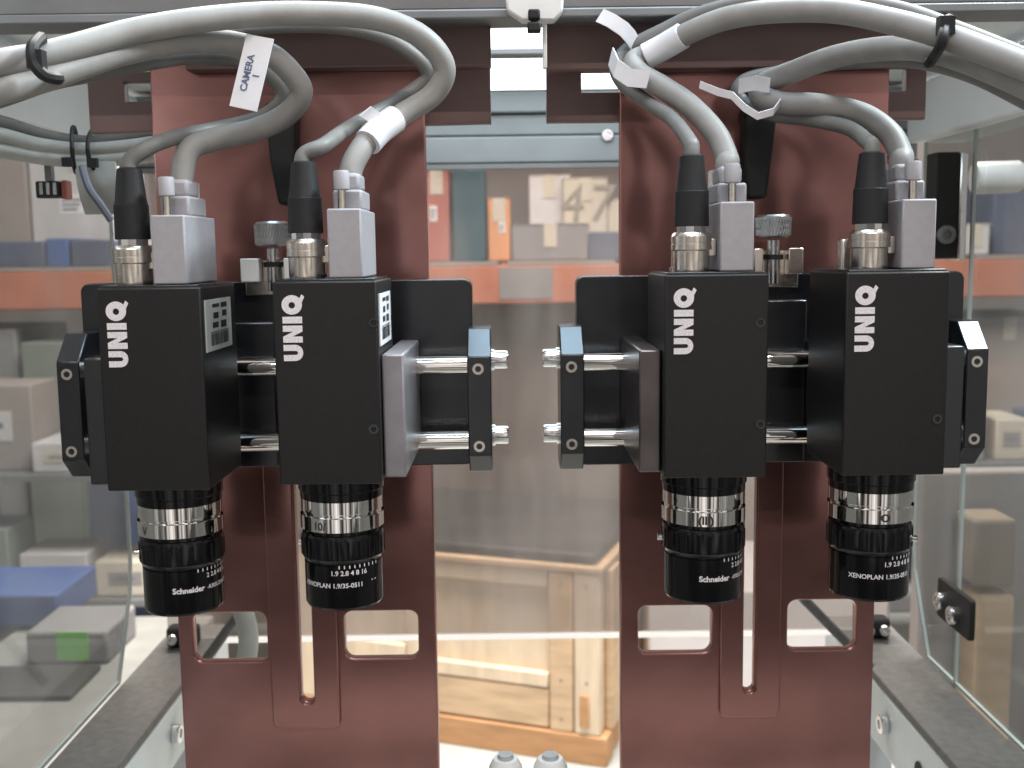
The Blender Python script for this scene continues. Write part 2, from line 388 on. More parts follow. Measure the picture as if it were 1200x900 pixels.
# left bay
for (a, b, c, d, mt, lb) in ((-70, 282, 52, 322, 'bin_slate', 'long slate blue bin lying on the left bay shelf'),
                             (54, 278, 80, 322, 'bin_blue', 'small bright blue bin between two slate blue bins'),
                             (84, 280, 150, 322, 'bin_slate', 'slate blue bin next to the small bright blue bin'),
                             (160, 262, 300, 320, 'carton_white', 'white carton on the shelf behind the first brown plate')):
    carton(a, b, c, d, S, .4, mt, lb, 'bin' if 'bin' in mt else 'carton', base=zs, flaps='bin' not in mt, name='storage_bin' if 'bin' in mt else 'carton')
carton(-120, 150, 30, 270, S + 420, .4, 'cardboard_pale', 'big pale pink brown carton at the back of the left shelf', base=zs)
carton(35, 175, 140, 272, S + 440, .4, 'carton_white', 'big off white carton at the back of the left shelf', base=zs)
# right bay
carton(1125, 262, 1160, 300, S, .35, 'carton_white', 'small white carton on the right bay shelf', base=zs)
carton(1165, 190, 1260, 300, S + 60, .4, 'bin_slate', 'tall slate blue container on the right bay shelf', 'container', base=zs, flaps=False, name='storage_container')
carton(860, 200, 1010, 300, S, .4, 'cardboard', 'brown carton on the shelf behind the second brown plate', base=zs)
carton(1020, 215, 1118, 300, S + 80, .4, 'carton_grey', 'square grey carton on the right bay shelf', base=zs)
# loads under the shelf
carton(500, 352, 740, 640, S + 100, .7, 'wrap_grey', 'grey film wrapped load standing under the rack shelf', 'load', base=0.0, flaps=False, name='wrapped_load')
carton(180, 372, 480, 640, S + 60, .7, 'cardboard', 'brown carton stack under the shelf behind the first plate', base=0.0)
carton(760, 360, 960, 640, S + 60, .7, 'cardboard_pale', 'pale carton under the shelf behind the second plate', base=0.0)
carton(975, 385, 1090, 640, S + 90, .6, 'carton_grey', 'grey carton standing on the floor under the right shelf', base=0.0)
carton(1100, 372, 1260, 560, S + 60, .6, 'cardboard_pale', 'wide pale pink brown carton under the right shelf', base=0.0)
carton(-60, 385, 25, 600, S, .5, 'carton_grey', 'tall grey steel cabinet under the left shelf', 'cabinet', base=0.0, flaps=False, name='steel_cabinet')
carton(32, 400, 90, 640, S - 60, .5, 'cabinet_green', 'narrow grey green cabinet under the left shelf', 'cabinet', base=0.0, flaps=False, name='steel_cabinet')
carton(96, 420, 170, 640, S + 20, .5, 'bin_slate', 'dark slate drum cabinet beside the grey green cabinet', 'cabinet', base=0.0, flaps=False, name='steel_cabinet')

# smaller goods: parcels in front of and on top of the larger loads
rn = random.Random(11)
pal = ['cardboard', 'cardboard_pale', 'carton_grey', 'bin_slate', 'carton_cream', 'bin_blue', 'carton_orange', 'cabinet_green', 'carton_white']
words = {'cardboard': 'brown', 'cardboard_pale': 'pale brown', 'carton_grey': 'grey', 'bin_slate': 'slate blue', 'carton_cream': 'cream', 'bin_blue': 'blue', 'carton_orange': 'orange', 'cabinet_green': 'grey green', 'carton_white': 'off white'}
low = thing('low_shelf', (0, RY / 1000 - .42, 0), 'low open steel shelf in front of the loads under the rack', 'shelf')
for z_ in (.34, .78):
    for a, b in ((-1.95, -.62), (.95, 2.1)):
        MB().box(a, b, RY / 1000 - .62, RY / 1000 - .25, z_ - .025, z_).build('shelf_board', 'aluminium_dull', low, .003)
for a in (-1.95, -.65, .95, 2.07):
    for y_ in (RY / 1000 - .62, RY / 1000 - .28):
        MB().box(a, a + .03, y_, y_ + .03, 0, 1.22).build('post', 'aluminium_dull', low)
for lv, z_ in enumerate((.34, .78)):
    for sec, (a, b) in enumerate(((-1.90, -.68), (1.0, 2.05))):
        x_ = a; row = []
        while x_ < b - .10:
            wd = rn.uniform(.08, .26); hh = rn.uniform(.10, .36); mt = rn.choice([p for p in pal if not row or p != row[-1][3]])
            if x_ + wd > b: break
            row.append((x_, wd, hh, mt)); x_ += wd + rn.uniform(.004, .05)
        for k, (x_, wd, hh, mt) in enumerate(row):
            y_ = RY / 1000 - .60 + rn.uniform(0, .06)
            nb = ' and '.join([words[row[j][3]] for j in (k - 1, k + 1) if 0 <= j < len(row)])
            where = ('beyond the blue tray', 'beyond the cardboard sheet')[sec]
            lb = '%s parcel %s %s, %s board %s' % (words[mt], 'between' if ' and ' in nb else 'next to', nb, ('lower', 'upper')[lv], where)
            t = thing('parcel', (x_ + wd / 2, y_ + .1, z_), lb, 'parcel', 'parcels on the steel shelf')
            MB().box(x_, x_ + wd, y_, y_ + .22, z_ + .0005, z_ + hh).build('body', mt, t, .005)
            MB().box(x_ + wd * .2, x_ + wd * .72, y_ - .0025, y_ - .0004, z_ + hh * .35, z_ + hh * .7).build('label', rn.choice(['carton_white', 'carton_cream', 'carton_grey']), t)
            MB().box(x_ + wd * .28, x_ + wd * .6, y_ - .0035, y_ - .0027, z_ + hh * .5, z_ + hh * .56).build('print', 'print_grey', t)
# wooden crate on the floor
pA, pB = G(520, 866), G(706, 894)
dx = (pB - pA); ang = math.atan2(dx.y, dx.x)
ex = Vector((math.cos(ang), math.sin(ang), 0)); ey = Vector((-ex.y, ex.x, 0))
cB = pB.copy(); W, D = 1.0, 0.72
kz = EYE.z - ((cB - EYE).dot(Vector((0, 1, 0)))) * ((678 - 298) / FPX) * 0.985
H = max(0.5, kz)
crate = thing('wooden_crate', (cB.x, cB.y, 0), 'open pine crate with corner posts standing on the hall floor', 'crate')
def cb(name, x0, x1, y0, y1, z0, z1, mt, bv=.004):
    m = MB(); m.box(x0, x1, y0, y1, z0, z1)
    m.v = [Vector((cB.x, cB.y, 0)) + ex * v.x + ey * v.y + Vector((0, 0, v.z)) for v in m.v]
    return m.build(name, mt, crate, bv)
cb('skid', -W - .02, .02, -.03, .05, .0, .09, 'skid_wood'); cb('skid', -W - .02, .02, D - .05, D + .03, .0, .09, 'skid_wood')
cb('skid', -.075, .012, .052, D - .052, .0, .085, 'skid_wood')
cb('panel', -W, 0, .0, .012, .095, H - .02, 'pine_pale'); cb('panel', -.012, 0, .0125, D, .095, H - .02, 'pine')
cb('panel', -W, -W + .012, .0125, D, .095, H - .02, 'pine'); cb('panel', -W + .013, -.013, D - .012, D, .095, H - .02, 'pine')
cb('lid', -W - .01, .01, -.03, D + .01, H - .0195, H, 'pine')
for a, b, mt in ((-W, -W + .10, 'pine_pale'), (-W * .62, -W * .62 + .085, 'pine_pale'), (-.155, -.082, 'pine'), (-.078, 0, 'pine_pale')):
    cb('post', a, b, -.026, -.001, .092, H - .021, mt)
cb('rail', -W + .104, -W * .62 - .004, -.024, -.001, .24, .30, 'pine_pale'); cb('rail', -W * .62 + .089, -.159, -.024, -.001, .22, .265, 'pine_pale')
cb('rail', -W * .62 + .089, -.159, -.022, -.001, .096, .215, 'pine')
cb('rail', -W * .62 + .089, -.159, -.022, -.001, H - .075, H - .021, 'pine_pale')
for a in (.03, D - .13):
    cb('post', .001, .024, a, a + .10, .092, H - .021, 'pine')
cb('cleat', -.060, -.032, -.034, -.027, .115, .215, 'skid_wood')
for a in (-.118, -.04, -W * .62 + .04):
    for z_ in (.13, .25, H - .06):
        m = MB(); m.rev(cB + ex * a + ey * -.0262 + Vector((0, 0, z_)), -ey, [(0, .004), (.0012, .004)], 8); m.build('nail', 'aluminium_dull', crate)
m = MB(); m.box(-W + .0, -.015, -.012, D - .02, H + .0005, H + .035); m.v = [Vector((cB.x, cB.y, 0)) + ex * v.x + ey * v.y + Vector((0, 0, v.z)) for v in m.v]
tag(m.build('dark_mat', 'wrap_dark', None, .012), 'dark grey padded mat covering the lid of the pine crate', 'mat')
# pale box right of the crate
q0 = G(760, 840); q1 = G(1000, 835)
tag(MB().box(q0.x, q1.x + .1, q0.y, q0.y + .6, 0, .42).build('foam_slab', 'carton_white', None, .01), 'thick white foam slab on the floor beside the pine crate', 'slab')
# left: packing bench with bin, box, green label
by = 1150
bz = Z(60, 779, by + 300)
bx0, bx1 = X(-160, 800, by), X(128, 800, by)
yf, yk = G(50, 930, bz).y, by / 1000 + .56
bench = thing('packing_bench', ((bx0 + bx1) / 2, (yf + yk) / 2, 0), 'grey packing bench standing outside the clear side panel', 'bench')
MB().box(bx0, bx1, yf, yk, bz - .03, bz).build('top', 'bench_grey', bench, .004)
for a in (bx0 + .03, bx1 - .07):
    for b in (yf + .02, yk - .06):
        MB().box(a, a + .04, b, b + .04, 0, bz - .0305).build('leg', 'aluminium_dull', bench)
MB().box(bx0 + .05, bx1 - .05, yf + .03, yk - .03, .12, .14).build('shelf', 'carton_grey', bench)
tag(MB().box(G(-70, 800, bz).x, G(104, 800, bz).x, G(50, 822, bz).y, G(50, 786, bz).y, bz + .0005, bz + .010).build('rubber_mat', 'wrap_dark', None, .002), 'black rubber mat lying on the packing bench', 'mat')
t, b = carton(30, 738, 126, 779, by + 300, .15, 'carton_grey', 'grey carton with a green label on the packing bench', base=bz + .0005, flaps=False)
MB().box(X(66, 758, by + 297), X(103, 758, by + 297), (by + 297) / 1000, (by + 299.5) / 1000, Z(85, 774, by + 297), Z(85, 741, by + 297)).build('sticker', 'label_green', t)
t, b = carton(-70, 695, 68, 735, by + 480, .2, 'bin_blue', 'blue plastic tray standing behind the packing bench', 'tray', base=None, flaps=False, name='plastic_tray')
MB().box(b[0] + .02, b[1] - .02, b[2] + .03, b[2] + .17, 0, b[3] - .002).build('stand', 'carton_grey', t)
# right: leaning board, tan cartons and a white tube
y = 900
m = MB(); m.box(X(1078, 650, y), X(1330, 650, y), y / 1000, y / 1000 + .03, 0, Z(1200, 552, y))
tag(m.build('cardboard_sheet', 'cardboard_pale', None, .004), 'large pale pinkish cardboard sheet standing outside the right panel', 'cardboard')
for (a, b, c, d, mt, lb) in ((1142, 605, 1192, 690, 'cardboard', 'upper tan patch box against the pale cardboard sheet'), (1146, 695, 1190, 748, 'pine', 'lower yellowish box against the pale cardboard sheet')):
    o, _ = carton(a, b, c, d, y - 70, .06, mt, lb, base=Z(1166, 690, y - 70) + .001 if b < 650 else 0.0, flaps=False)

p0, p1 = G(1120, 790, .75), G(1330, 900, .75)
m = MB(); m.rev(p0, p1 - p0, [(0, .035), (.004, .037), ((p1 - p0).length, .037)], 24)
wt = tag(m.build('white_tube', 'white_plastic'), 'thick white tube lying outside the right panel below the cardboard sheet', 'tube')
# ------------------------------------------------------------------ the machine enclosure
frame = thing('machine_enclosure', (0, 0.42, 0), 'pale aluminium profile frame of the machine enclosure', 'frame')
YR = 420
XL, XR = -.281, .3027            # outer faces of the side rails
xl_in, xr_in = -.238, .2566
zrail = Z(180, 752, YR)
# rear beam with grooves
zt, z1_, z2_, z3_ = Z(610, 106, YR), Z(610, 131, YR), Z(610, 157, YR), Z(610, 191, YR)
MB().box(XL - .004, XR + .004, .424, .46, z1_, zt).build('rear_beam', 'beam_grey', frame, .0015)
MB().box(XL - .004, XR + .004, .430, .46, z2_, z1_ - .001).build('rear_beam', 'beam_grey', frame, .0015)
MB().box(XL - .004, XR + .004, .420, .459, z3_, z2_ - .0015).build('rear_beam', 'beam_grey', frame, .0015)
MB().box(XL - .004, XR + .004, .418, .425, z3_ - .004, z3_ - .0005).build('gasket', 'aluminium_dull', frame)
m = MB(); c = P(712, 158, YR - 2); socket_screw(m, c + Vector((0, .003, 0)), (0, -1, 0), .0045, .004, .5, .5); m.build('screw', 'steel', frame)
# upper side rails, one per side, and lower side rails
for sx, xo in ((-1, XL), (1, XR)):
    MB().box(xo - .006 * sx, xo + .036 * sx, -.30, .4175, 1.578, zt - .002).build('upper_rail', 'ceiling_white', frame, .002)
    xi = xl_in if sx < 0 else xr_in
    MB().box(xo, xi, -.34, .46, zrail - .006, zrail).build('lower_rail_cover', 'rail_dark', frame, .001)
    MB().box(xo + .001 * -sx, xi, -.34, .46, zrail - .05, zrail - .0065).build('lower_rail', 'alu_pale', frame, .002)
    for yy in (-.33, .42):
        MB().box(xo - .001 * sx, xo - .039 * sx, yy, yy + .04, 0, zrail - .0505).build('leg', 'aluminium', frame, .002)
    for k, yy in enumerate((.10, .20, .31)):
        m = MB(); socket_screw(m, (xi - .0005 * sx, yy, zrail - .026), (-sx, 0, 0), .0065, .005, .5, .6); m.build('rail_screw', 'steel', frame)
    for k, yy in enumerate((.06, .15, .25)):
        m = MB(); m.rev((xi - .0002 * sx, yy, zrail - .030), (-sx, 0, 0), [(0, .006), (.0006, .006)], 20); m.build('slot_hole', 'joint_black', frame)
# corner bracket clutter at the rear lower corners
for sx, xo, px in ((-1, xl_in, 188), (1, xr_in, 1046)):
    m = MB(); c = Vector(((xo + (XL if sx < 0 else XR)) / 2, .405, zrail))
    m.box(c.x - .012, c.x + .012, .404, .419, zrail + .0005, zrail + .016); m.build('corner_bracket', 'joint_black', frame, .003)
    for k in (-1, 1):
        m = MB(); socket_screw(m, c + Vector((k * .006, -.0005, .008)), (0, -1, 0), .0042, .005, .5, .6); m.build('bracket_screw', 'steel', frame)
# lower cross member across the front bottom, out of which two pegs stick up
zc = Z(615, 1000, 60)
MB().box(xl_in + .001, xr_in - .001, .045, .085, zc - .04, zc).build('cross_rail', 'aluminium', frame, .002)
# unseen dark panel added below the lens so the plates mirror a dark band
MB().box(-.45, .47, -.392, -.380, 1.107, 1.266).build('unseen_dark_panel', 'joint_black', frame, .002)
MB().box(-.45, .47, -.95, -.395, 1.045, 1.06).build('unseen_reflector', 'white_plastic', frame, .002)  # unseen white board added to brighten what the lower plates mirror
# ceiling plate and its lamp
zcl = Z(605, 106, YR) + .004
tag(MB().box(XL - .02, XR + .02, .13, .46, zcl, zcl + .006).build('roof_plate', 'ceiling_white'), 'white roof plate closing the top of the machine', 'roof plate')
lamp = thing('ceiling_lamp', (0.0, .3, zcl), 'bright white lamp under the machine roof seen between the plates', 'lamp')
MB().box(-.10, .12, .262, .405, zcl - .006, zcl - .0005).build('diffuser', 'lamp_diffuser', lamp, .002)
MB().box(-.10, .12, .165, .246, zcl - .006, zcl - .0005).build('diffuser', 'lamp_diffuser', lamp, .002)
MB().box(-.104, .124, .2475, .2605, zcl - .009, zcl - .0005).build('bar', 'aluminium_dull', lamp, .001)

# diagonal braces low at the back, and a grey hose
for (a, b, c, d) in ((222, 800, 290, 705), (940, 700, 1020, 782)):
    p, q = P(a, b, 330), P(c, d, 330)
    m = MB(); m.tube([p, q], .0035, 8, 1); m.build('brace', 'rail_dark', frame)
m = MB(); m.tube([P(270, 690, 250), P(284, 715, 250), P(291, 745, 250), P(287, 780, 250), P(270, 830, 250)], .0062, 14, 8)
tag(m.build('hose', 'bundle_grey'), 'grey hose curving past the window of the plate behind the stickered cameras', 'hose')
# clear sheets
def sheet_thing(label): return thing('clear_panel', (0, 0, 0), label, 'panel')
zpb = Z(615, 751, YR)
t = thing('clear_panel', (0, .44, zpb), 'hazy tinted clear sheet behind the brown plates with a bright lower edge', 'panel')
MB().box(XL + .004, XR - .004, .4275, .4295, zpb + .0035, z3_ - .001).build('sheet', 'clear_sheet', t)
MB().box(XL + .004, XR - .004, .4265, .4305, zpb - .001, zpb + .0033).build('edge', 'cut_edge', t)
zup = 1.577
def side_sheet(label, xo, sx, y_front, y_back, chamfer):
    xo = xo + .001 * sx
    t = thing('clear_panel', (xo, (y_front + y_back) / 2, zrail), label, 'panel')
    if chamfer:
        poly = [(y_front, zrail + .001), (y_back - .036, zrail + .001), (y_back - .004, zrail + .058), (y_back, zrail + .080), (y_back, zup), (y_front, zup)]
    else:
        poly = [(y_front, zrail + .001), (y_back, zrail + .001), (y_back, zup), (y_front, zup)]
    MB().prism(poly, lambda a, b, d: (d, a, b), xo, xo + .003 * sx).build('sheet', 'clear_sheet_side', t)
    m = MB(); e = .0016
    for i in range(len(poly) - 1):
        p, q = poly[i], poly[i + 1]
        if abs(p[1] - zup) < 1e-6 and abs(q[1] - zup) < 1e-6: continue
        m.tube([(xo + .0015 * sx, p[0], p[1]), (xo + .0015 * sx, q[0], q[1])], e, 4, 1)
    if not chamfer: m.tube([(xo + .0015 * sx, poly[0][0], poly[0][1]), (xo + .0015 * sx, poly[3][0], poly[3][1])], e, 4, 1)
    m.build('edge', 'sheet_edge', t)
    return t
side_sheet('clear side sheet beside the camera with the dim grey sticker', XL, -1, -.30, .372, True)
# the right wall is made of two sheets meeting at a seam
yseam = None
for i in range(-300, 450):
    p = Vector((XR, i / 1000, 1.4)); d = p - EYE
    u = 600 + FPX * d.dot(rt) / d.dot(fw)
    if u < 1127: yseam = i / 1000; break
side_sheet('clear side sheet ending at the rear corner behind the joint plate', XR, 1, yseam + .001, .400, True)
side_sheet('clear side sheet in front of the seam with the joint plate', XR, 1, -.30, yseam - .002, False)
def onwall(px, py, xw):
    d = fw + rt * ((px - 600) / FPX) - up * ((py - 450) / FPX)
    return EYE + d * ((xw - EYE.x) / d.x)
# black joint plate with two screws
c1, c2 = onwall(1100, 690, XR - .003), onwall(1138, 738, XR - .003)
jp = thing('joint_plate', (XR, yseam, c2.z - .01), 'black joint plate with two screws bridging the seam of the side sheets', 'joint plate')
ym0, ym1 = c2.y, c1.y
zm0, zm1 = onwall(1120, 738, XR - .003).z, onwall(1120, 690, XR - .003).z
MB().prism(rrect(ym0, ym1, zm0, zm1, .003), lambda a, b, d: (d, a, b), XR - .004, XR - .0002).build('plate', 'joint_black', jp, .0006)
for k, (px, py) in enumerate(((1121, 721), (1106, 704))):
    p = onwall(px, py, XR - .004)
    m = MB(); socket_screw(m, p + Vector((.0005, 0, 0)), (-1, 0, 0), .0062, .006, .5, .5); m.build('screw', 'steel', jp)
# black post and white roll at the right side
bp = thing('black_post', tuple(P(1110, 300, 320)), 'black upright bracket with a steel edge below the upper side rail', 'bracket')
MB().pbox(1096, 178, 1124, 303, 316, 334).build('bracket_body', 'joint_black', bp, .001)
MB().pbox(1125, 178, 1134, 305, 312, 334).build('steel_edge', 'steel', bp, .001)
m = MB(); c = P(1108, 275, 316); socket_screw(m, c + Vector((0, .0005, 0)), (0, -1, 0), .006, .004, .5, .5); m.build('bolt', 'aluminium_dull', bp)
p0, p1 = P(1141, 209, 520), P(1196, 207, 520)
m = MB(); m.rev(p0, p1 - p0, [(0, .012), (.002, .0135), ((p1 - p0).length - .003, .0135), ((p1 - p0).length, .0115)], 28)
tag(m.build('white_roll', 'white_plastic'), 'short white plastic roller beside the black upright bracket', 'roller')
p0 = P(1160, 305, 520)
# left: grey cable bundle along the upper side rail, with a flat hanging lead
YB = 150
b0 = [(-60, 150), (0, 158), (50, 170), (100, 175), (150, 172), (200, 165), (260, 158)]
b1 = [(-60, 172), (0, 176), (50, 184), (100, 187), (150, 184), (200, 178), (260, 172)]
b2 = [(-60, 132), (0, 142), (50, 158), (100, 166), (150, 161), (200, 154), (260, 146)]
for lst, rr, mt, lb in ((b0, .0044, 'bundle_grey', 'middle grey cable of the bundle tied under the upper side rail'), (b1, .0041, 'bundle_grey', 'lowest grey cable of the bundle tied under the upper side rail'), (b2, .0032, 'cable_dark', 'thin dark grey cable on top of the tied bundle')):
    m = MB(); m.tube([P(a, b, YB) for a, b in lst], rr, 12, 8)
    tag(m.build('bundle_cable', mt), lb, 'cable', 'bundled cables beyond the cameras')
for (px, py, k) in ((88, 176, 1), (117, 177, -1)):
    c = P(px, py, YB); m = MB()
    m.tube([c + Vector((.0024 * k * math.cos(t), -.0098 * math.cos(t), .0114 * math.sin(t))) for t in [i * math.pi / 8 for i in range(17)]], .0011, 6, 2)
    m.box(c.x - .0024, c.x + .0024, c.y - .0120, c.y - .0088, c.z - .009, c.z - .0045)
    tag(m.build('cable_tie', 'tie_black'), 'black cable tie round the bundle, ' + ('with its tail turned down' if k > 0 else 'the one beside the hanging flat lead'), 'cable tie')
m = MB()
m.ribbon([P(112, 190, YB - 4), P(114, 212, YB - 6), P(118, 232, YB - 4), P(124, 250, YB)], (1, 0, 0), .020, .0024)
fl = tag(m.build('flat_lead', 'bundle_grey'), 'flat grey lead hanging from the tied cable bundle', 'cable')
m = MB(); m.tube([P(96, 195, YB - 12), P(104, 220, YB - 14), P(118, 240, YB - 12), P(130, 258, YB - 8)], .0019, 8, 6)
tag(m.build('thin_lead', 'print_grey'), 'thin dark lead curving down over the flat grey lead', 'cable')
rc = thing('relay_block', tuple(P(58, 232, 165)), 'small dark terminal block with a red corner hanging below the cable bundle', 'terminal block')
MB().pbox(41, 212, 70, 232, 161, 168).build('body', 'dark_top', rc, .001); MB().pbox(71, 211, 78, 233, 160, 168).build('red_end', 'carton_red', rc, .001)
for i in range(3): MB().pbox(46 + i * 8, 214, 50 + i * 8, 228, 159.8, 161.2).build('terminal', 'steel', rc)
MB().pbox(52, 190, 60, 211.6, 162, 166).build('hanger', 'aluminium_dull', rc)

# ------------------------------------------------------------------ mounting beam above the plates
bm_ = thing('mounting_beam', (0, .08, Z(600, 20, 66)), 'grey aluminium beam running across above both brown plates', 'beam')
zb0 = Z(600, 21, 66)
MB().box(-.42, .44, .066, .0875, zb0, zb0 + .004).build('lower_lip', 'aluminium_dull', bm_, .0008)
MB().box(-.42, .44, .070, .0875, zb0 + .0045, zb0 + .016).build('web', 'aluminium_dull', bm_, .0008)
MB().box(-.42, .44, .066, .0875, zb0 + .0165, zb0 + .045).build('upper_lip', 'aluminium_dull', bm_, .0008)
hb = thing('hanger_clip', tuple(P(625, 30, 60)), 'cream plastic clip with a black latch hanging from the aluminium beam', 'clip')
MB().prism([(X(592, 5, 58), Z(592, -10, 58)), (X(661, 5, 58), Z(661, -10, 58)), (X(660, 12, 58), Z(660, 12, 58)), (X(650, 24, 58), Z(650, 24, 58)), (X(612, 24, 58), Z(612, 24, 58)), (X(594, 14, 58), Z(594, 12, 58))],
           lambda a, b, d: (a, d, b), .058, .0655).build('clip_body', 'white_plastic', hb, .001)
m = MB(); m.pbox(619, 10, 633, 22, 53, 58); m.pbox(622, 21, 630, 26, 54, 57.5); m.pbox(618, 25, 634, 37, 53, 58); m.build('latch', 'joint_black', hb, .0008)
MB().pbox(636, 22, 641, 80, 66, 69).build('strip', 'white_plastic', hb, .0004)

# ------------------------------------------------------------------ brown plates
def brown_plate(label, e0, e1, wins, slot, strip, tabs, bar, holes):
    y0, y1 = .092, .098; Y = 92
    x0, x1 = X(e0, 500, Y), X(e1, 500, Y); zt_, zb_ = Z((e0 + e1) / 2, -20, Y), Z((e0 + e1) / 2, 985, Y)
    t = thing('mounting_plate', ((x0 + x1) / 2, .095, zb_), label, 'plate')
    loops = [[(x0, zb_), (x1, zb_), (x1, zt_), (x0, zt_)]]
    for (a, b, c, d) in wins:
        loops.append(rrect(X(a, (b + d) / 2, Y), X(c, (b + d) / 2, Y), Z((a + c) / 2, d, Y), Z((a + c) / 2, b, Y), .0042)[::-1])
    a, b, c, d = slot; xs0, xs1 = X(a, 780, Y), X(c, 780, Y); sz0, sz1 = Z((a + c) / 2, d, Y), Z((a + c) / 2, b, Y)
    loops.append(rrect(xs0, xs1, sz0, sz1, (xs1 - xs0) * .499)[::-1])
    upright_sheet(loops, y0, y1, .0007).build('plate_body', 'brown_anodised', t)
    a, b, c, d = strip; Ys = 91
    ax0, ax1 = X(a, 800, Ys), X(c, 800, Ys); az0, az1 = Z((a + c) / 2, d, Ys), Z((a + c) / 2, b, Ys)
    upright_sheet([rrect(ax0, ax1, az0, az1, .004), rrect(xs0 - .0004, xs1 + .0004, sz0 - .0004, sz1, (xs1 - xs0) * .499)[::-1]], .0900, .0918, .0007).build('slide_strip', 'brown_anodised', t)
    Yt = 101
    pl = [(X(px, 100, Yt), Z(px, py, Yt)) for px, py in tabs]
    lp = [pl] + [[(X(a, 100, Yt), Z(a, d, Yt)), (X(a, 100, Yt), Z(a, b, Yt)), (X(c, 100, Yt), Z(a, b, Yt)), (X(c, 100, Yt), Z(a, d, Yt))] for a, b, c, d in holes]
    upright_sheet(lp, .099, .105, .0006).build('cross_tab', 'brown_shaded', t)
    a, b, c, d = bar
    MB().pbox(a, b, c, d, 82, 91.2).build('top_bar', 'brown_shaded', t, .0008)
    return t
brown_plate('brown slotted plate behind the pair of cameras wearing stickers', 196.5, 506,
            [(227, 718, 313, 776), (404, 716, 490, 772)], (352, 548, 367, 823), (318, 530, 398, 853),
            [(104, 86), (213, 84), (213, 60), (575, 60), (575, 145), (104, 157)], (215, 12, 575, 80), [(147, 97, 196, 120)])
brown_plate('brown slotted plate behind the pair of cameras without stickers', 726.5, 1031,
            [(748, 710, 834, 766), (923, 703, 1003, 762)], (871, 548, 884, 810), (843, 530, 914, 840),
            [(640, 60), (1084, 60), (1084, 140), (640, 144)], (640, 14, 1115, 80), [(681, 82, 745, 109), (1010, 80, 1060, 108)])

# two small white pegs on the cross rail
for k, (a, b) in enumerate(((573, 612), (625, 665))):
    c0 = P((a + b) / 2, 893, 64); rr = (X(b, 890, 64) - X(a, 890, 64)) / 2
    t = thing('stop_peg', (c0.x, .064, zc), 'white chamfered stop peg on the lower cross rail below the crate', 'peg', 'twin stop pegs')
    MB().rev((c0.x, .064, zc - .001), (0, 0, 1), [(0, rr), (c0.z - zc - .001, rr), (c0.z - zc + .003, rr * .72)], 24).build('peg_body', 'white_plastic', t)
    MB().rev((c0.x, .064, c0.z - .0005 + .0026), (0, 0, 1), [(0, rr * .5), (.0018, rr * .45)], 20).build('steel_tip', 'aluminium', t)

# ------------------------------------------------------------------ rod slides
ZR1, ZR2 = Z(600, 425, 62), Z(600, 513, 62)
def rod_slide(label, plate_px, plate_top, blocks, dzr, outer_first, gap, gaptop):
    xa, xb = X(plate_px[0], 440, 78), X(plate_px[1], 340, 78)
    t = thing('rod_slide', ((xa + xb) / 2, .07, Z(600, 560, 70)), label, 'slide')
    zt_ = Z(*plate_top, 78); zb_ = Z(plate_top[0], 545, 78)
    upright_sheet([rrect(xa, xb, zb_, zt_, .004)], .078, .0915, .0006).build('base_plate', 'black_anodised', t)
    r1, r2 = ZR1 + dzr, ZR2 + dzr
    for bi, (a, b, inner) in enumerate(blocks):
        x0, x1 = X(a, 470, 48), X(b, 470, 48)
        zf1, zf0 = r1 + .0055, r2 - .0055
        zc_ = (r1 + r2) / 2; hh = .0275
        prof = [(.048, zf0 + .001), (.048, zf1 - .001), (.0595, zc_ + .0325), (.0775, zc_ + .0325), (.0775, zc_ - .0298), (.0575, zc_ - .0298)]
        o = MB().prism(prof, lambda p, q, d: (d, p, q), x0, x1).build('end_block', 'black_anodised', t, .0006)
        for zr in (r1, r2):
            m = MB(); m.rev(((x0 + x1) / 2 - .0004, .0481, zr - .0005), (0, -1, 0), [(0, .0024), (.0005, .0024), (.0005, .0013), (-.001, .0013)], 16); m.build('set_screw', 'nickel', o)
        if inner:
            s = 1 if inner > 0 else -1; xe = x1 if s > 0 else x0
            for zr in (r1, r2):
                m = MB(); m.rev((xe, .062, zr + .002), (s, 0, 0), [(0, .0047), (.0012, .0047)], 20)
                socket_screw(m, (xe + .0012 * s, .062, zr + .002), (s, 0, 0), .0040, .0058, .52, .5); m.build('cap_screw', 'steel', o)
    xs = sorted([X(b[0], 470, 48) for b in blocks] + [X(b[1], 470, 48) for b in blocks])
    for zr in (r1, r2):
        m = MB(); m.rev((xs[1] - .002, .062, zr), (1, 0, 0), [(0, .0040), (xs[2] - xs[1] + .004, .0040)], 28); m.build('rod', 'chrome', t)
    MB().box(X(gap[0], 450, 66), X(gap[1], 450, 66), .068, .0775, zb_ + .002, Z(gap[0], gaptop, 66)).build('spacer_block', 'black_anodised', t, .0008)
    return t, r1, r2
rs1, r1a, r2a = rod_slide('black rod slide carrying the pair of cameras wearing stickers', (100, 553), (520, 327), [(68, 95, 0), (548, 576, 1)], -.0006, True, (240, 322), 379)
rs2, r1b, r2b = rod_slide('black rod slide carrying the pair of cameras without stickers', (676, 1130), (700, 323), [(657, 685, -1), (1131, 1157, 0)], -.0002, False, (896, 946), 352)

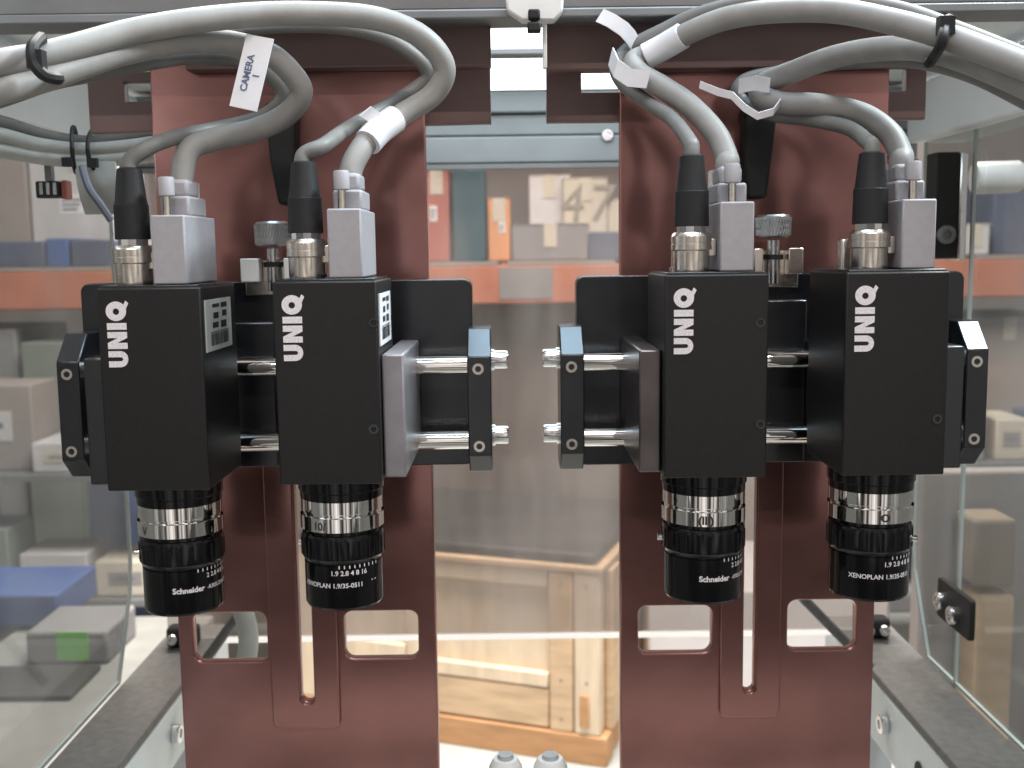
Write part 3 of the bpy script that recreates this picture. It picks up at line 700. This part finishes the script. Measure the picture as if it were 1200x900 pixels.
# ------------------------------------------------------------------ cameras
def letters_UNIQ():
    """block letters, height 1, baseline 0, returned as outlines with advance"""
    out = []; x = 0.0; sw = .30
    def arc(cx, cy, rx, ry, a0, a1, n=12): return [(cx + rx * math.cos(R(a0 + (a1 - a0) * i / n)), cy + ry * math.sin(R(a0 + (a1 - a0) * i / n))) for i in range(n + 1)]
    Wd = .80
    out.append([[(x, 1), (x, .38)] + arc(x + Wd / 2, .40, Wd / 2, .40, 180, 360)[1:-1] + [(x + Wd, .38), (x + Wd, 1), (x + Wd - sw, 1), (x + Wd - sw, .42)] + arc(x + Wd / 2, .40, Wd / 2 - sw, .14, 360, 180)[1:-1] + [(x + sw, .42), (x + sw, 1)]])
    x += Wd + .11
    Wn = .84
    out.append([[(x, 0), (x + sw, 0), (x + sw, .52), (x + Wn - sw, 0), (x + Wn, 0), (x + Wn, 1), (x + Wn - sw, 1), (x + Wn - sw, .48), (x + sw, 1), (x, 1)]])
    x += Wn + .11
    out.append([[(x, 0), (x + .33, 0), (x + .33, 1), (x, 1)]]); x += .33 + .10
    Wq = .96
    ou = arc(x + Wq / 2, .5, Wq / 2, .52, -50, 283, 26)
    tail = [(x + Wq * .62, -.02), (x + Wq * .86, -.14), (x + Wq * 1.04, .02), (x + Wq * .83, .12)]
    out.append([ou[:-1] + [(x + Wq * .62, -.015), (x + Wq * .90, -.15), (x + Wq * 1.03, -.01)], arc(x + Wq / 2 - .02, .5, .16, .17, 360, 0, 16)[:-1]])
    return out, x + Wq
UQ, UQW = letters_UNIQ()
def wrap_text(m, s, size, bold, cx, cy, rad, z, ang0, slope=0.0, squash=1.0):
    """text laid round a vertical barrel, centred at angle ang0 (0 = towards the viewer, + = to the right)"""
    vs, fs = text_geo(s, size, bold, 'CENTER')
    m.add([(cx + rad * math.sin(ang0 + v.x * squash / rad), cy - rad * math.cos(ang0 + v.x * squash / rad), z + v.y + slope * v.x) for v in vs], fs)

HB = .0772
def machine_camera(label, pxc, py_top, side, sticker, lens_kind, rods, screws):
    xc = X(pxc, 455, 0); zt_ = Z(pxc, py_top, 0); zb_ = zt_ - HB; hw = .0195
    t = thing('machine_camera', (xc, .025, zb_ - .048), label, 'camera')
    body = MB().box(xc - hw, xc + hw, 0, .050, zb_, zt_).build('body', 'black_paint', t, .0007, 2)
    # seams of the cover: thin bottom plate and top plate
    MB().box(xc - hw + .0012, xc + hw - .0012, .0012, .0488, zt_ - .0005, zt_ + .0009).build('top_plate', 'black_anodised', body, .0003)
    # lettering, reads upwards
    m = MB(); hgt = .0073; k = hgt * 1.04; x_base = xc - hw + .0035 + hgt; zbase = zt_ - .0050 - UQW * k
    for loops in UQ:
        vs, fs = sheet([[(a * k, b * k) for a, b in lp] for lp in loops], .0003)
        m.add([(x_base - v.y / 1.04, -.00012 - v.z, zbase + v.x) for v in vs], fs)
    m.build('lettering', 'print_white', body)
    for (px, py) in screws:
        p = P(px, py, 0)
        m = MB(); m.rev((p.x, .0002, p.z), (0, -1, 0), [(0, .0019), (.0006, .0019), (.0006, .0010), (-.0006, .0010)], 16); m.build('cover_screw', 'black_anodised', body)
    if sticker:
        sm, dim = sticker
        xs = xc + hw + .0002
        st = MB().box(xs - .0002, xs + .00025, .004, .041, zt_ - .0250, zt_ - .0052).build('sticker', sm, body)
        xs += .00035; m = MB()
        def bar(a, b, c, d): m.add([(xs, .004 + .037 * a, zt_ - .0250 + .0198 * c), (xs, .004 + .037 * b, zt_ - .0250 + .0198 * c), (xs, .004 + .037 * b, zt_ - .0250 + .0198 * d), (xs, .004 + .037 * a, zt_ - .0250 + .0198 * d)], [(0, 1, 2, 3)])
        bar(.25, .52, .84, .91); bar(.58, .82, .82, .92); bar(.28, .48, .62, .74); bar(.62, .80, .64, .76); bar(.24, .46, .44, .55); bar(.56, .78, .42, .56)
        a = .16
        rnd = random.Random(3)
        while a < .86:
            w_ = rnd.choice((.012, .02, .03)); bar(a, a + w_, .10, .34); a += w_ + rnd.choice((.01, .016, .02))
        bar(.16, .86, .355, .37)
        m.build('print', 'print_black', st)
    # carriage: side cheek along the camera and the block behind it
    s = side; xs0 = xc + s * (hw + .0003); xs1 = xc + s * (hw + .0088)
    r1, r2 = rods; zca, zcb = r1 + .0100, zb_ + .0012
    cg = MB().box(xs0, xs1, .006, .0755, zcb, zca).build('carriage_cheek', {'B': 'bare_aluminium', 'C': 'grey_anodised'}.get(lens_kind, 'black_anodised'), t, .0008)
    MB().box(xc - s * (hw - .004), xs0 - s * .0001, .0505, .0755, zcb + .004, zca - .002).build('carriage_block', 'black_anodised', t, .0008)
    # lens
    lx, ly = xc, .025; R1 = .0163
    ls = thing_lens(t, lx, ly, zb_, lens_kind)
    return t, xc, zt_
def thing_lens(t, lx, ly, zb_, kind):
    d = (0, 0, -1); R1 = .0166
    m = MB(); m.rev((lx, ly, zb_ + .0002), d, [(0, .0172), (.0060, .0172), (.0065, .0166), (.0093, .0166)], 56); m.build('lens_mount', 'lens_black', t)
    z = zb_ - .0091
    m = MB(); m.rev((lx, ly, z), d, [(0, .0160), (.0003, .0164), (.0052, .0164), (.0055, .0158), (.0064, .0158), (.0066, .0164), (.0067, .0168), (.0122, .0168), (.0126, .0164)], 64)
    ring = m.build('focus_ring', 'chrome', t, smooth=25)
    z1 = z - .0126
    m = MB(); m.rev((lx, ly, z1), d, [(0, .0150), (.0014, .0151), (.0016, .0160), (.0030, .0166), (.0110, .0166), (.0118, .0160), (.0126, .0158), (.0128, .0152), (.0133, .0152), (.0135, .0157), (.0304, .0157), (.0314, .0152), (.0314, .0125), (.0288, .0118)], 64)
    br = m.build('lens_barrel', 'lens_black', t, smooth=25)
    # shallow grip flutes
    for a in range(0, 360, 15):
        m = MB(); th = R(a); ca, sa = math.cos(th), math.sin(th)
        m.rev((lx + .01605 * ca, ly + .01605 * sa, z1 - .0034), d, [(0, .0009), (.0073, .0009)], 8); m.build('grip_rib', 'lens_black', br)
    m = MB(); m.rev((lx, ly, z1 - .0300), d, [(0, .0118), (.0006, .0118)], 32); m.build('front_glass', 'lens_black', br)
    # locking screw
    th = R({'A': 200, 'B': 175, 'C': 182, 'D': -30}[kind]); ax = (math.cos(th), math.sin(th), 0)
    m = MB(); m.rev((lx + .0155 * ax[0], ly + .0155 * ax[1], z1 - .0075), ax, [(0, .0014), (.0030, .0014), (.0032, .0010)], 14); m.build('lock_screw', 'chrome', br)
    RT = .01582; zt1, zt2 = z1 - .0170, z1 - .0220
    m = MB()
    if kind in 'AC':
        c = R(24 if kind == 'A' else 8)
        wrap_text(m, 'Schneider', .0031, .00012, lx, ly, RT, zt2, c, 0, 1.03)
        wrap_text(m, '-KREUZNACH', .0023, .00004, lx, ly, RT, zt2 + .0002, c + R(54), 0, 1.0)
        wrap_text(m, '2 2.8 4 8 16', .0026, .00005, lx, ly, RT, zt1, c + R(50), 0, 1.0)
    else:
        c = R(-12 if kind == 'B' else 2)
        wrap_text(m, 'XENOPLAN 1.9/35-0511', .0026, .00006, lx, ly, RT, zt2, c, 0, 1.0)
        wrap_text(m, '1.9 2.8 4 8 16', .0027, .00006, lx, ly, RT, zt1, c + R(28), 0, 1.0)
        wrap_text(m, '- -', .0030, .00006, lx, ly, RT, zt2 + .001, c + R(68), 0, 1.0)
    for i in range(9):
        th = c + R(14 + i * 7.5); q = .00022
        m.add([(lx + RT * math.sin(th - q / RT), ly - RT * math.cos(th - q / RT), zt1 + .0027), (lx + RT * math.sin(th + q / RT), ly - RT * math.cos(th + q / RT), zt1 + .0027),
               (lx + RT * math.sin(th + q / RT), ly - RT * math.cos(th + q / RT), zt1 + .0040), (lx + RT * math.sin(th - q / RT), ly - RT * math.cos(th - q / RT), zt1 + .0040)], [(0, 1, 2, 3)])
    m.build('barrel_marking', 'print_white', br)
    # engraved marks on the bright ring
    m = MB(); RG = .01686; zr = z - .0112
    if kind == 'A': wrap_text(m, 'V', .0045, .0001, lx, ly, RG, zr, R(-38))
    if kind == 'B': wrap_text(m, '10/', .0044, .0001, lx, ly, RG, zr, R(-24))
    if kind == 'C': wrap_text(m, '(III)', .0044, .0002, lx, ly, RG, zr, R(-6))
    if kind == 'D': wrap_text(m, '0', .0044, .0001, lx, ly, RG, zr, R(2), 0, 1.8)
    m.build('engraving', 'engrave', ring)
C1 = machine_camera('black machine camera with a dim grey sticker on its side', 179.5, 337, -1, ('sticker_silver', 1), 'A', (r1a, r2a), [])
C2 = machine_camera('black machine camera with a bright white barcode sticker on its side', 384, 329.5, 1, ('white_paper', 0), 'B', (r1a, r2a), [(438, 378), (438, 503)])
C3 = machine_camera('black machine camera without sticker, with two cover screws on its face', 839, 321.5, -1, None, 'C', (r1b, r2b), [(891, 378), (891, 497)])
C4 = machine_camera('black machine camera without sticker, with a single cover screw near the roller', 1049.5, 318.5, 1, None, 'D', (r1b, r2b), [(1098, 491)])

# ------------------------------------------------------------------ connectors and cables
TIP = {}
def power_lead(c, label, path, rad=.0030, pad=None):
    _, xc, zt_ = c; x, y = xc - .0080, .0100; z = zt_ + .0008
    t = thing('power_cable', (x, y, z), label, 'cable', None)
    nk = MB(); nk.rev((x, y, z), (0, 0, 1), [(0, .0066), (.0012, .0069), (.0080, .0069), (.0083, .0073), (.0085, .0077), (.0105, .0077), (.0106, .0075), (.0112, .0075), (.0113, .0077), (.0135, .0077), (.0145, .0072), (.0150, .0066)], 40)
    sh = nk.build('connector_shell', 'nickel', t, smooth=25)
    m = MB(); m.rev((x, y, z + .0148), (0, 0, 1), [(0, .0056), (.0028, .0056)], 12); m.build('collar', 'chrome', t, smooth=20)
    m = MB(); m.box(x + .0066, x + .0092, y - .002, y + .002, z + .006, z + .0125); m.build('key_rib', 'nickel', sh, .0003)
    zb = z + .0172
    m = MB(); m.rev((x, y, zb), (0, 0, 1), [(0, .0064), (.0002, .0066), (.0130, .0064), (.0132, .0061), (.0150, .0058), (.0262, .0046), (.0268, .0036)], 28)
    m.build('boot', 'black_rubber', t, smooth=30)
    pts = [Vector((x, y, zb + .022)), Vector((x, y + .0005, zb + .0290))] + [P(a, b, q) for a, b, q in path]
    m = MB(); m.tube(pts, rad, 14, 10); m.build('cable', 'cable_dark', t)
    return t, pts
def data_lead(c, label, path, rad=.0046):
    _, xc, zt_ = c; x = xc + .0078; z = zt_ + .0010; hw = .0064
    t = thing('data_cable', (x, .023, z), label, 'cable', None)
    h = .0258
    hd = MB().box(x - hw, x + hw, .002, .044, z, z + h).build('connector_hood', 'hood_grey', t, .0007)
    MB().box(x - hw + .0008, x + hw - .0008, .012, .0355, z + h - .0002, z + h + .0075).build('hood_neck', 'hood_grey', hd, .0010)
    MB().box(x - .0045, x + .0045, .0155, .0305, z + h + .0072, z + h + .0140).build('strain_relief', 'hood_grey', hd, .0015)
    MB().box(x - hw + .001, x + hw - .001, .004, .042, z - .0014, z - .0001).build('connector_flange', 'nickel', hd)
    for yy in (.0068, .0400):
        m = MB(); m.rev((x - .0012, yy, z + h - .0003), (0, 0, 1), [(0, .0016), (.0075, .0016)], 14); o = m.build('thumb_screw', 'nickel', t)
        m = MB(); m.rev((x - .0012, yy, z + h + .0070), (0, 0, 1), [(0, .0026), (.0004, .0030), (.0066, .0030), (.0072, .0026)], 20); m.build('knob', 'hood_grey' if yy < .02 else 'white_plastic', o)
    pts = [Vector((x, .023, z + h + .008)), Vector((x, .023, z + h + .0150))] + [P(a, b, q) for a, b, q in path]
    m = MB(); m.tube(pts, rad, 16, 10); m.build('cable', 'cable_grey', t)
    return t, pts
def sleeve(t, pts, rad, name='label_sleeve', mt='white_paper', sub=5):
    m = MB(); m.tube(pts, rad, 16, sub); return m.build(name, mt, t)

d1, _ = data_lead(C1, 'thick grey cable carrying the paper tag, plugged into the grey stickered camera',
    [(222, 176, 26), (252, 163, 32), (300, 152, 38), (336, 134, 38), (353, 108, 34), (338, 82, 30), (312, 62, 26), (268, 50, 20), (215, 48, 10), (150, 60, -4), (92, 78, -18), (45, 94, -30), (0, 106, -40), (-70, 124, -50)])
d2, _ = data_lead(C2, 'thick grey cable with a white sleeve from the white stickered camera',
    [(420, 180, 26), (436, 160, 32), (470, 135, 42), (506, 112, 46), (521, 84, 44), (508, 56, 40), (478, 34, 36), (430, 20, 30), (360, 16, 22), (290, 18, 14), (215, 26, 2), (150, 38, -8), (92, 54, -20), (45, 66, -30), (0, 74, -40), (-70, 90, -50)])
d3, _ = data_lead(C3, 'thick grey cable doubling back at a white wrap from the two screw camera',
    [(852, 186, 26), (838, 156, 32), (808, 124, 40), (776, 102, 48), (749, 86, 54), (743, 72, 60), (764, 62, 60), (800, 42, 52), (850, 22, 42), (910, 13, 30), (980, 13, 16), (1040, 24, 2), (1100, 40, -12), (1160, 62, -26), (1215, 84, -38), (1270, 108, -48)])
d4, _ = data_lead(C4, 'thick grey cable looping through a white tag from the single screw camera',
    [(1056, 182, 26), (1042, 156, 32), (1010, 134, 40), (960, 123, 46), (918, 121, 52), (892, 112, 58), (896, 98, 62), (930, 84, 52), (980, 66, 38), (1035, 57, 22), (1085, 58, 6), (1130, 70, -8), (1175, 88, -22), (1220, 108, -36), (1270, 130, -46)])
p1, _ = power_lead(C1, 'thin grey cable in a black boot on the grey stickered camera',
    [(176, 172, 14), (210, 160, 26), (262, 149, 44), (308, 136, 52), (331, 114, 52), (318, 90, 48), (284, 72, 42), (232, 66, 32), (170, 74, 16), (110, 86, 0), (60, 96, -14), (0, 116, -24), (-70, 136, -34)])
p2, _ = power_lead(C2, 'thin grey cable in a black boot on the white stickered camera',
    [(380, 170, 14), (404, 153, 34), (444, 130, 58), (484, 106, 64), (501, 88, 64), (486, 66, 60), (450, 44, 56), (400, 32, 48), (330, 30, 40), (250, 36, 26), (170, 50, 8), (100, 70, -8), (40, 86, -20), (-70, 110, -34)])
p3, _ = power_lead(C3, 'thin grey cable in a black boot on the two screw camera',
    [(808, 166, 14), (788, 140, 34), (756, 118, 54), (730, 98, 62), (722, 76, 66), (738, 56, 68), (776, 36, 64), (820, 16, 58), (880, 2, 50), (960, -4, 40), (1050, 10, 20), (1120, 34, 0), (1200, 66, -20), (1270, 94, -30)])
p4, _ = power_lead(C4, 'thin grey cable in a black boot on the single screw camera',
    [(1016, 166, 14), (994, 150, 32), (950, 140, 50), (905, 134, 60), (874, 122, 68), (864, 106, 70), (878, 92, 70), (920, 84, 66), (980, 74, 52), (1050, 70, 30), (1100, 76, 10), (1150, 92, -6), (1210, 122, -22), (1270, 150, -32)])

# white sleeves and tags on the cables
sleeve(d2, [P(431, 167, 29), P(444, 153, 34), P(463, 139, 40)], .0056)
MB().ribbon([P(428, 130, 28), P(437, 136, 31), P(448, 150, 32)], (.6, .2, .5), .006, .0006).build('sleeve_fold', 'white_paper', d2)
sleeve(d3, [P(757, 66, 60), P(776, 56, 57.5), P(800, 42, 52)], .0054)
tg = MB(); tg.ribbon([P(716, 66, 54), P(722, 80, 47), P(738, 91, 44), P(760, 93, 43)], (.25, -.1, 1), .0072, .0006); tg.build('label_wrap', 'white_paper', d3)
tg = MB(); tg.ribbon([P(703, 18, 60), P(716, 24, 58), P(731, 34, 60), P(739, 43, 63), P(744, 52, 66)], (.6, .1, .9), .0062, .0006); tg.build('label_tail', 'white_paper', p3)
tg = MB(); tg.ribbon([P(820, 99, 52), P(842, 108, 50), P(858, 112, 48), P(872, 126, 44), P(888, 136, 43), P(906, 131, 44), P(914, 120, 48)], (.15, -.3, 1), .0030, .0006); tg.build('label_wrap', 'white_paper', d4)
MB().ribbon([P(866, 101, 56), P(884, 97, 52), P(902, 100, 50)], (0, -.2, 1), .0060, .0006).build('label_wrap', 'white_paper', d4)
# paper tag with two lines of print
ca, cb_, cc, cdn = P(289, 40, 15), P(321, 46, 15), P(301, 131, 12), P(269, 124, 12)
tagm = MB(); nrm = (cb_ - ca).cross(cdn - ca).normalized() * .0003
tagm.add([ca - nrm, cb_ - nrm, cc - nrm, cdn - nrm, ca + nrm, cb_ + nrm, cc + nrm, cdn + nrm], [(0, 1, 2, 3), (7, 6, 5, 4), (0, 4, 5, 1), (1, 5, 6, 2), (2, 6, 7, 3), (3, 7, 4, 0)])
pt = tagm.build('paper_tag', 'white_paper', d1)
exv = (ca - cdn).normalized(); eyv = (ca - cb_).normalized()
fr = nrm.normalized() if nrm.y < 0 else -nrm.normalized()
m = MB()
for s_, sz, along, down in (('CAMERA', .0036, .48, .47), ('1', .0036, .46, .80)):
    vs, fs = text_geo(s_, sz, .0001, 'CENTER')
    o = cdn + (ca - cdn) * along + (cb_ - ca) * down + fr * .0005
    m.add([o + exv * v.x + eyv * v.y for v in vs], fs)
m.build('print', 'print_blue', pt)

# black ties round the cable pairs
def tie(label, pts, r=.0016, knot=None):
    m = MB(); m.tube(pts, r, 8, 5)
    if knot: m.box(knot.x - .0026, knot.x + .0026, knot.y - .0022, knot.y + .002, knot.z - .003, knot.z + .003)
    return tag(m.build('cable_tie', 'tie_black', None, .0003), label, 'cable tie')
tie('black cable tie round the thick cables of the stickered cameras', [P(48, 44, -34), P(38, 56, -42), P(40, 74, -43), P(52, 88, -42), P(68, 92, -36), P(62, 90, -10), P(50, 66, -10), P(48, 44, -34)], .0021, P(43, 70, -42))
tie('black cable tie round the thick cables of the cameras without stickers', [P(1112, 22, -6), P(1107, 34, -20), P(1103, 52, -22), P(1095, 66, -12), P(1088, 74, -4), P(1092, 60, 18), P(1106, 34, 10), P(1112, 22, -6)], .0019, P(1108, 30, -19))

# ------------------------------------------------------------------ adjusters on the plates
def adjuster(label, kx0, kx1, ky0, ky1, bx0, bx1, by0, by1, polished):
    Y = 76; xc = X((kx0 + kx1) / 2, ky0, Y); z0, z1 = Z(kx0, ky1, Y), Z(kx0, ky0, Y); r = (X(kx1, ky0, Y) - X(kx0, ky0, Y)) / 2
    zb0, zb1 = Z(bx0, by1, 70), Z(bx0, by0, 70)
    t = thing('adjusting_screw', (xc, .076, zb0), label, 'knob')
    m = MB(); n = 40
    prof = [(0, r * .86), (.0008, r), (z1 - z0 - .0008, r), (z1 - z0, r * .9)]
    m.rev((xc, .076, z0), (0, 0, 1), prof, n); kn = m.build('knob', 'knurled_steel', t)
    m = MB()
    for i in range(36):
        th = 2 * math.pi * i / 36
        m.rev((xc + r * math.cos(th), .076 + r * math.sin(th), z0 + .001), (math.sin(th) * .25, -math.cos(th) * .25, 1), [(0, .0003), (z1 - z0 - .002, .0003)], 4)
        m.rev((xc + r * math.cos(th), .076 + r * math.sin(th), z0 + .001), (-math.sin(th) * .25, math.cos(th) * .25, 1), [(0, .0003), (z1 - z0 - .002, .0003)], 4)
    m.build('knurling', 'knurled_steel', kn)['kind'] = 'stuff'
    m = MB(); m.rev((xc, .076, zb0 - .004), (0, 0, 1), [(0, .0030), (z0 - zb0 - .001 + .004, .0030)], 18); m.build('stem', 'steel', t)
    m = MB(); m.rev((xc, .076, zb0 + .0065), (0, 0, 1), [(0, .0046), (.0022, .0046)], 6); m.build('lock_nut', 'joint_black', t)
    x0, x1 = X(bx0, by0, 70), X(bx1, by0, 70)
    m = MB()
    m.box(x0, xc - .0055, .070, .0775, zb0, zb1); m.build('bracket_cheek', 'white_plastic' if polished else 'nickel', t, .0005)
    m = MB(); m.box(xc + .0055, x1, .070, .0775, zb0, zb1); m.build('bracket_cheek', 'white_plastic' if polished else 'nickel', t, .0005)
    MB().box(x0, x1, .0778, .0915, zb0 - .006, zb1 - .001).build('bracket_back', 'nickel', t, .0005)
    return t
adjuster('knurled steel adjusting knob on the plate between the stickered cameras', 299, 339, 260, 289, 281, 346, 303, 331, True)
adjuster('steel adjusting knob on the plate between the cameras without stickers', 887, 926, 252, 279, 884, 942, 291, 322, False)
def lever(label, poly, Yf):
    m = MB(); m.prism([(X(a, b, Yf), Z(a, b, Yf)) for a, b in poly], lambda a, b, d: (a, d, b), Yf / 1000, .0915)
    return tag(m.build('clamp_lever', 'joint_black', None, .0015), label, 'lever')
lever('black tapered clamp lever on the plate behind the stickered cameras', [(309, 120), (347, 120), (345, 200), (343, 240), (326, 240), (316, 190)], 80)
lever('black tapered clamp lever on the plate behind the cameras without stickers', [(873, 120), (912, 120), (908, 160), (899, 232), (876, 232), (873, 190)], 80)
# small posts behind the round connectors
for c, lb in ((C1, 'grey stickered'), (C2, 'white stickered'), (C3, 'two screw'), (C4, 'single screw')):
    _, xc, zt_ = c
    m = MB(); m.rev((xc - .0085, .040, zt_ + .0009), (0, 0, 1), [(0, .0034), (.0015, .0034), (.0016, .0027), (.0110, .0027), (.0118, .0022)], 18)
    tag(m.build('trigger_socket', 'nickel'), 'small nickel socket on top of the ' + lb + ' camera', 'socket')
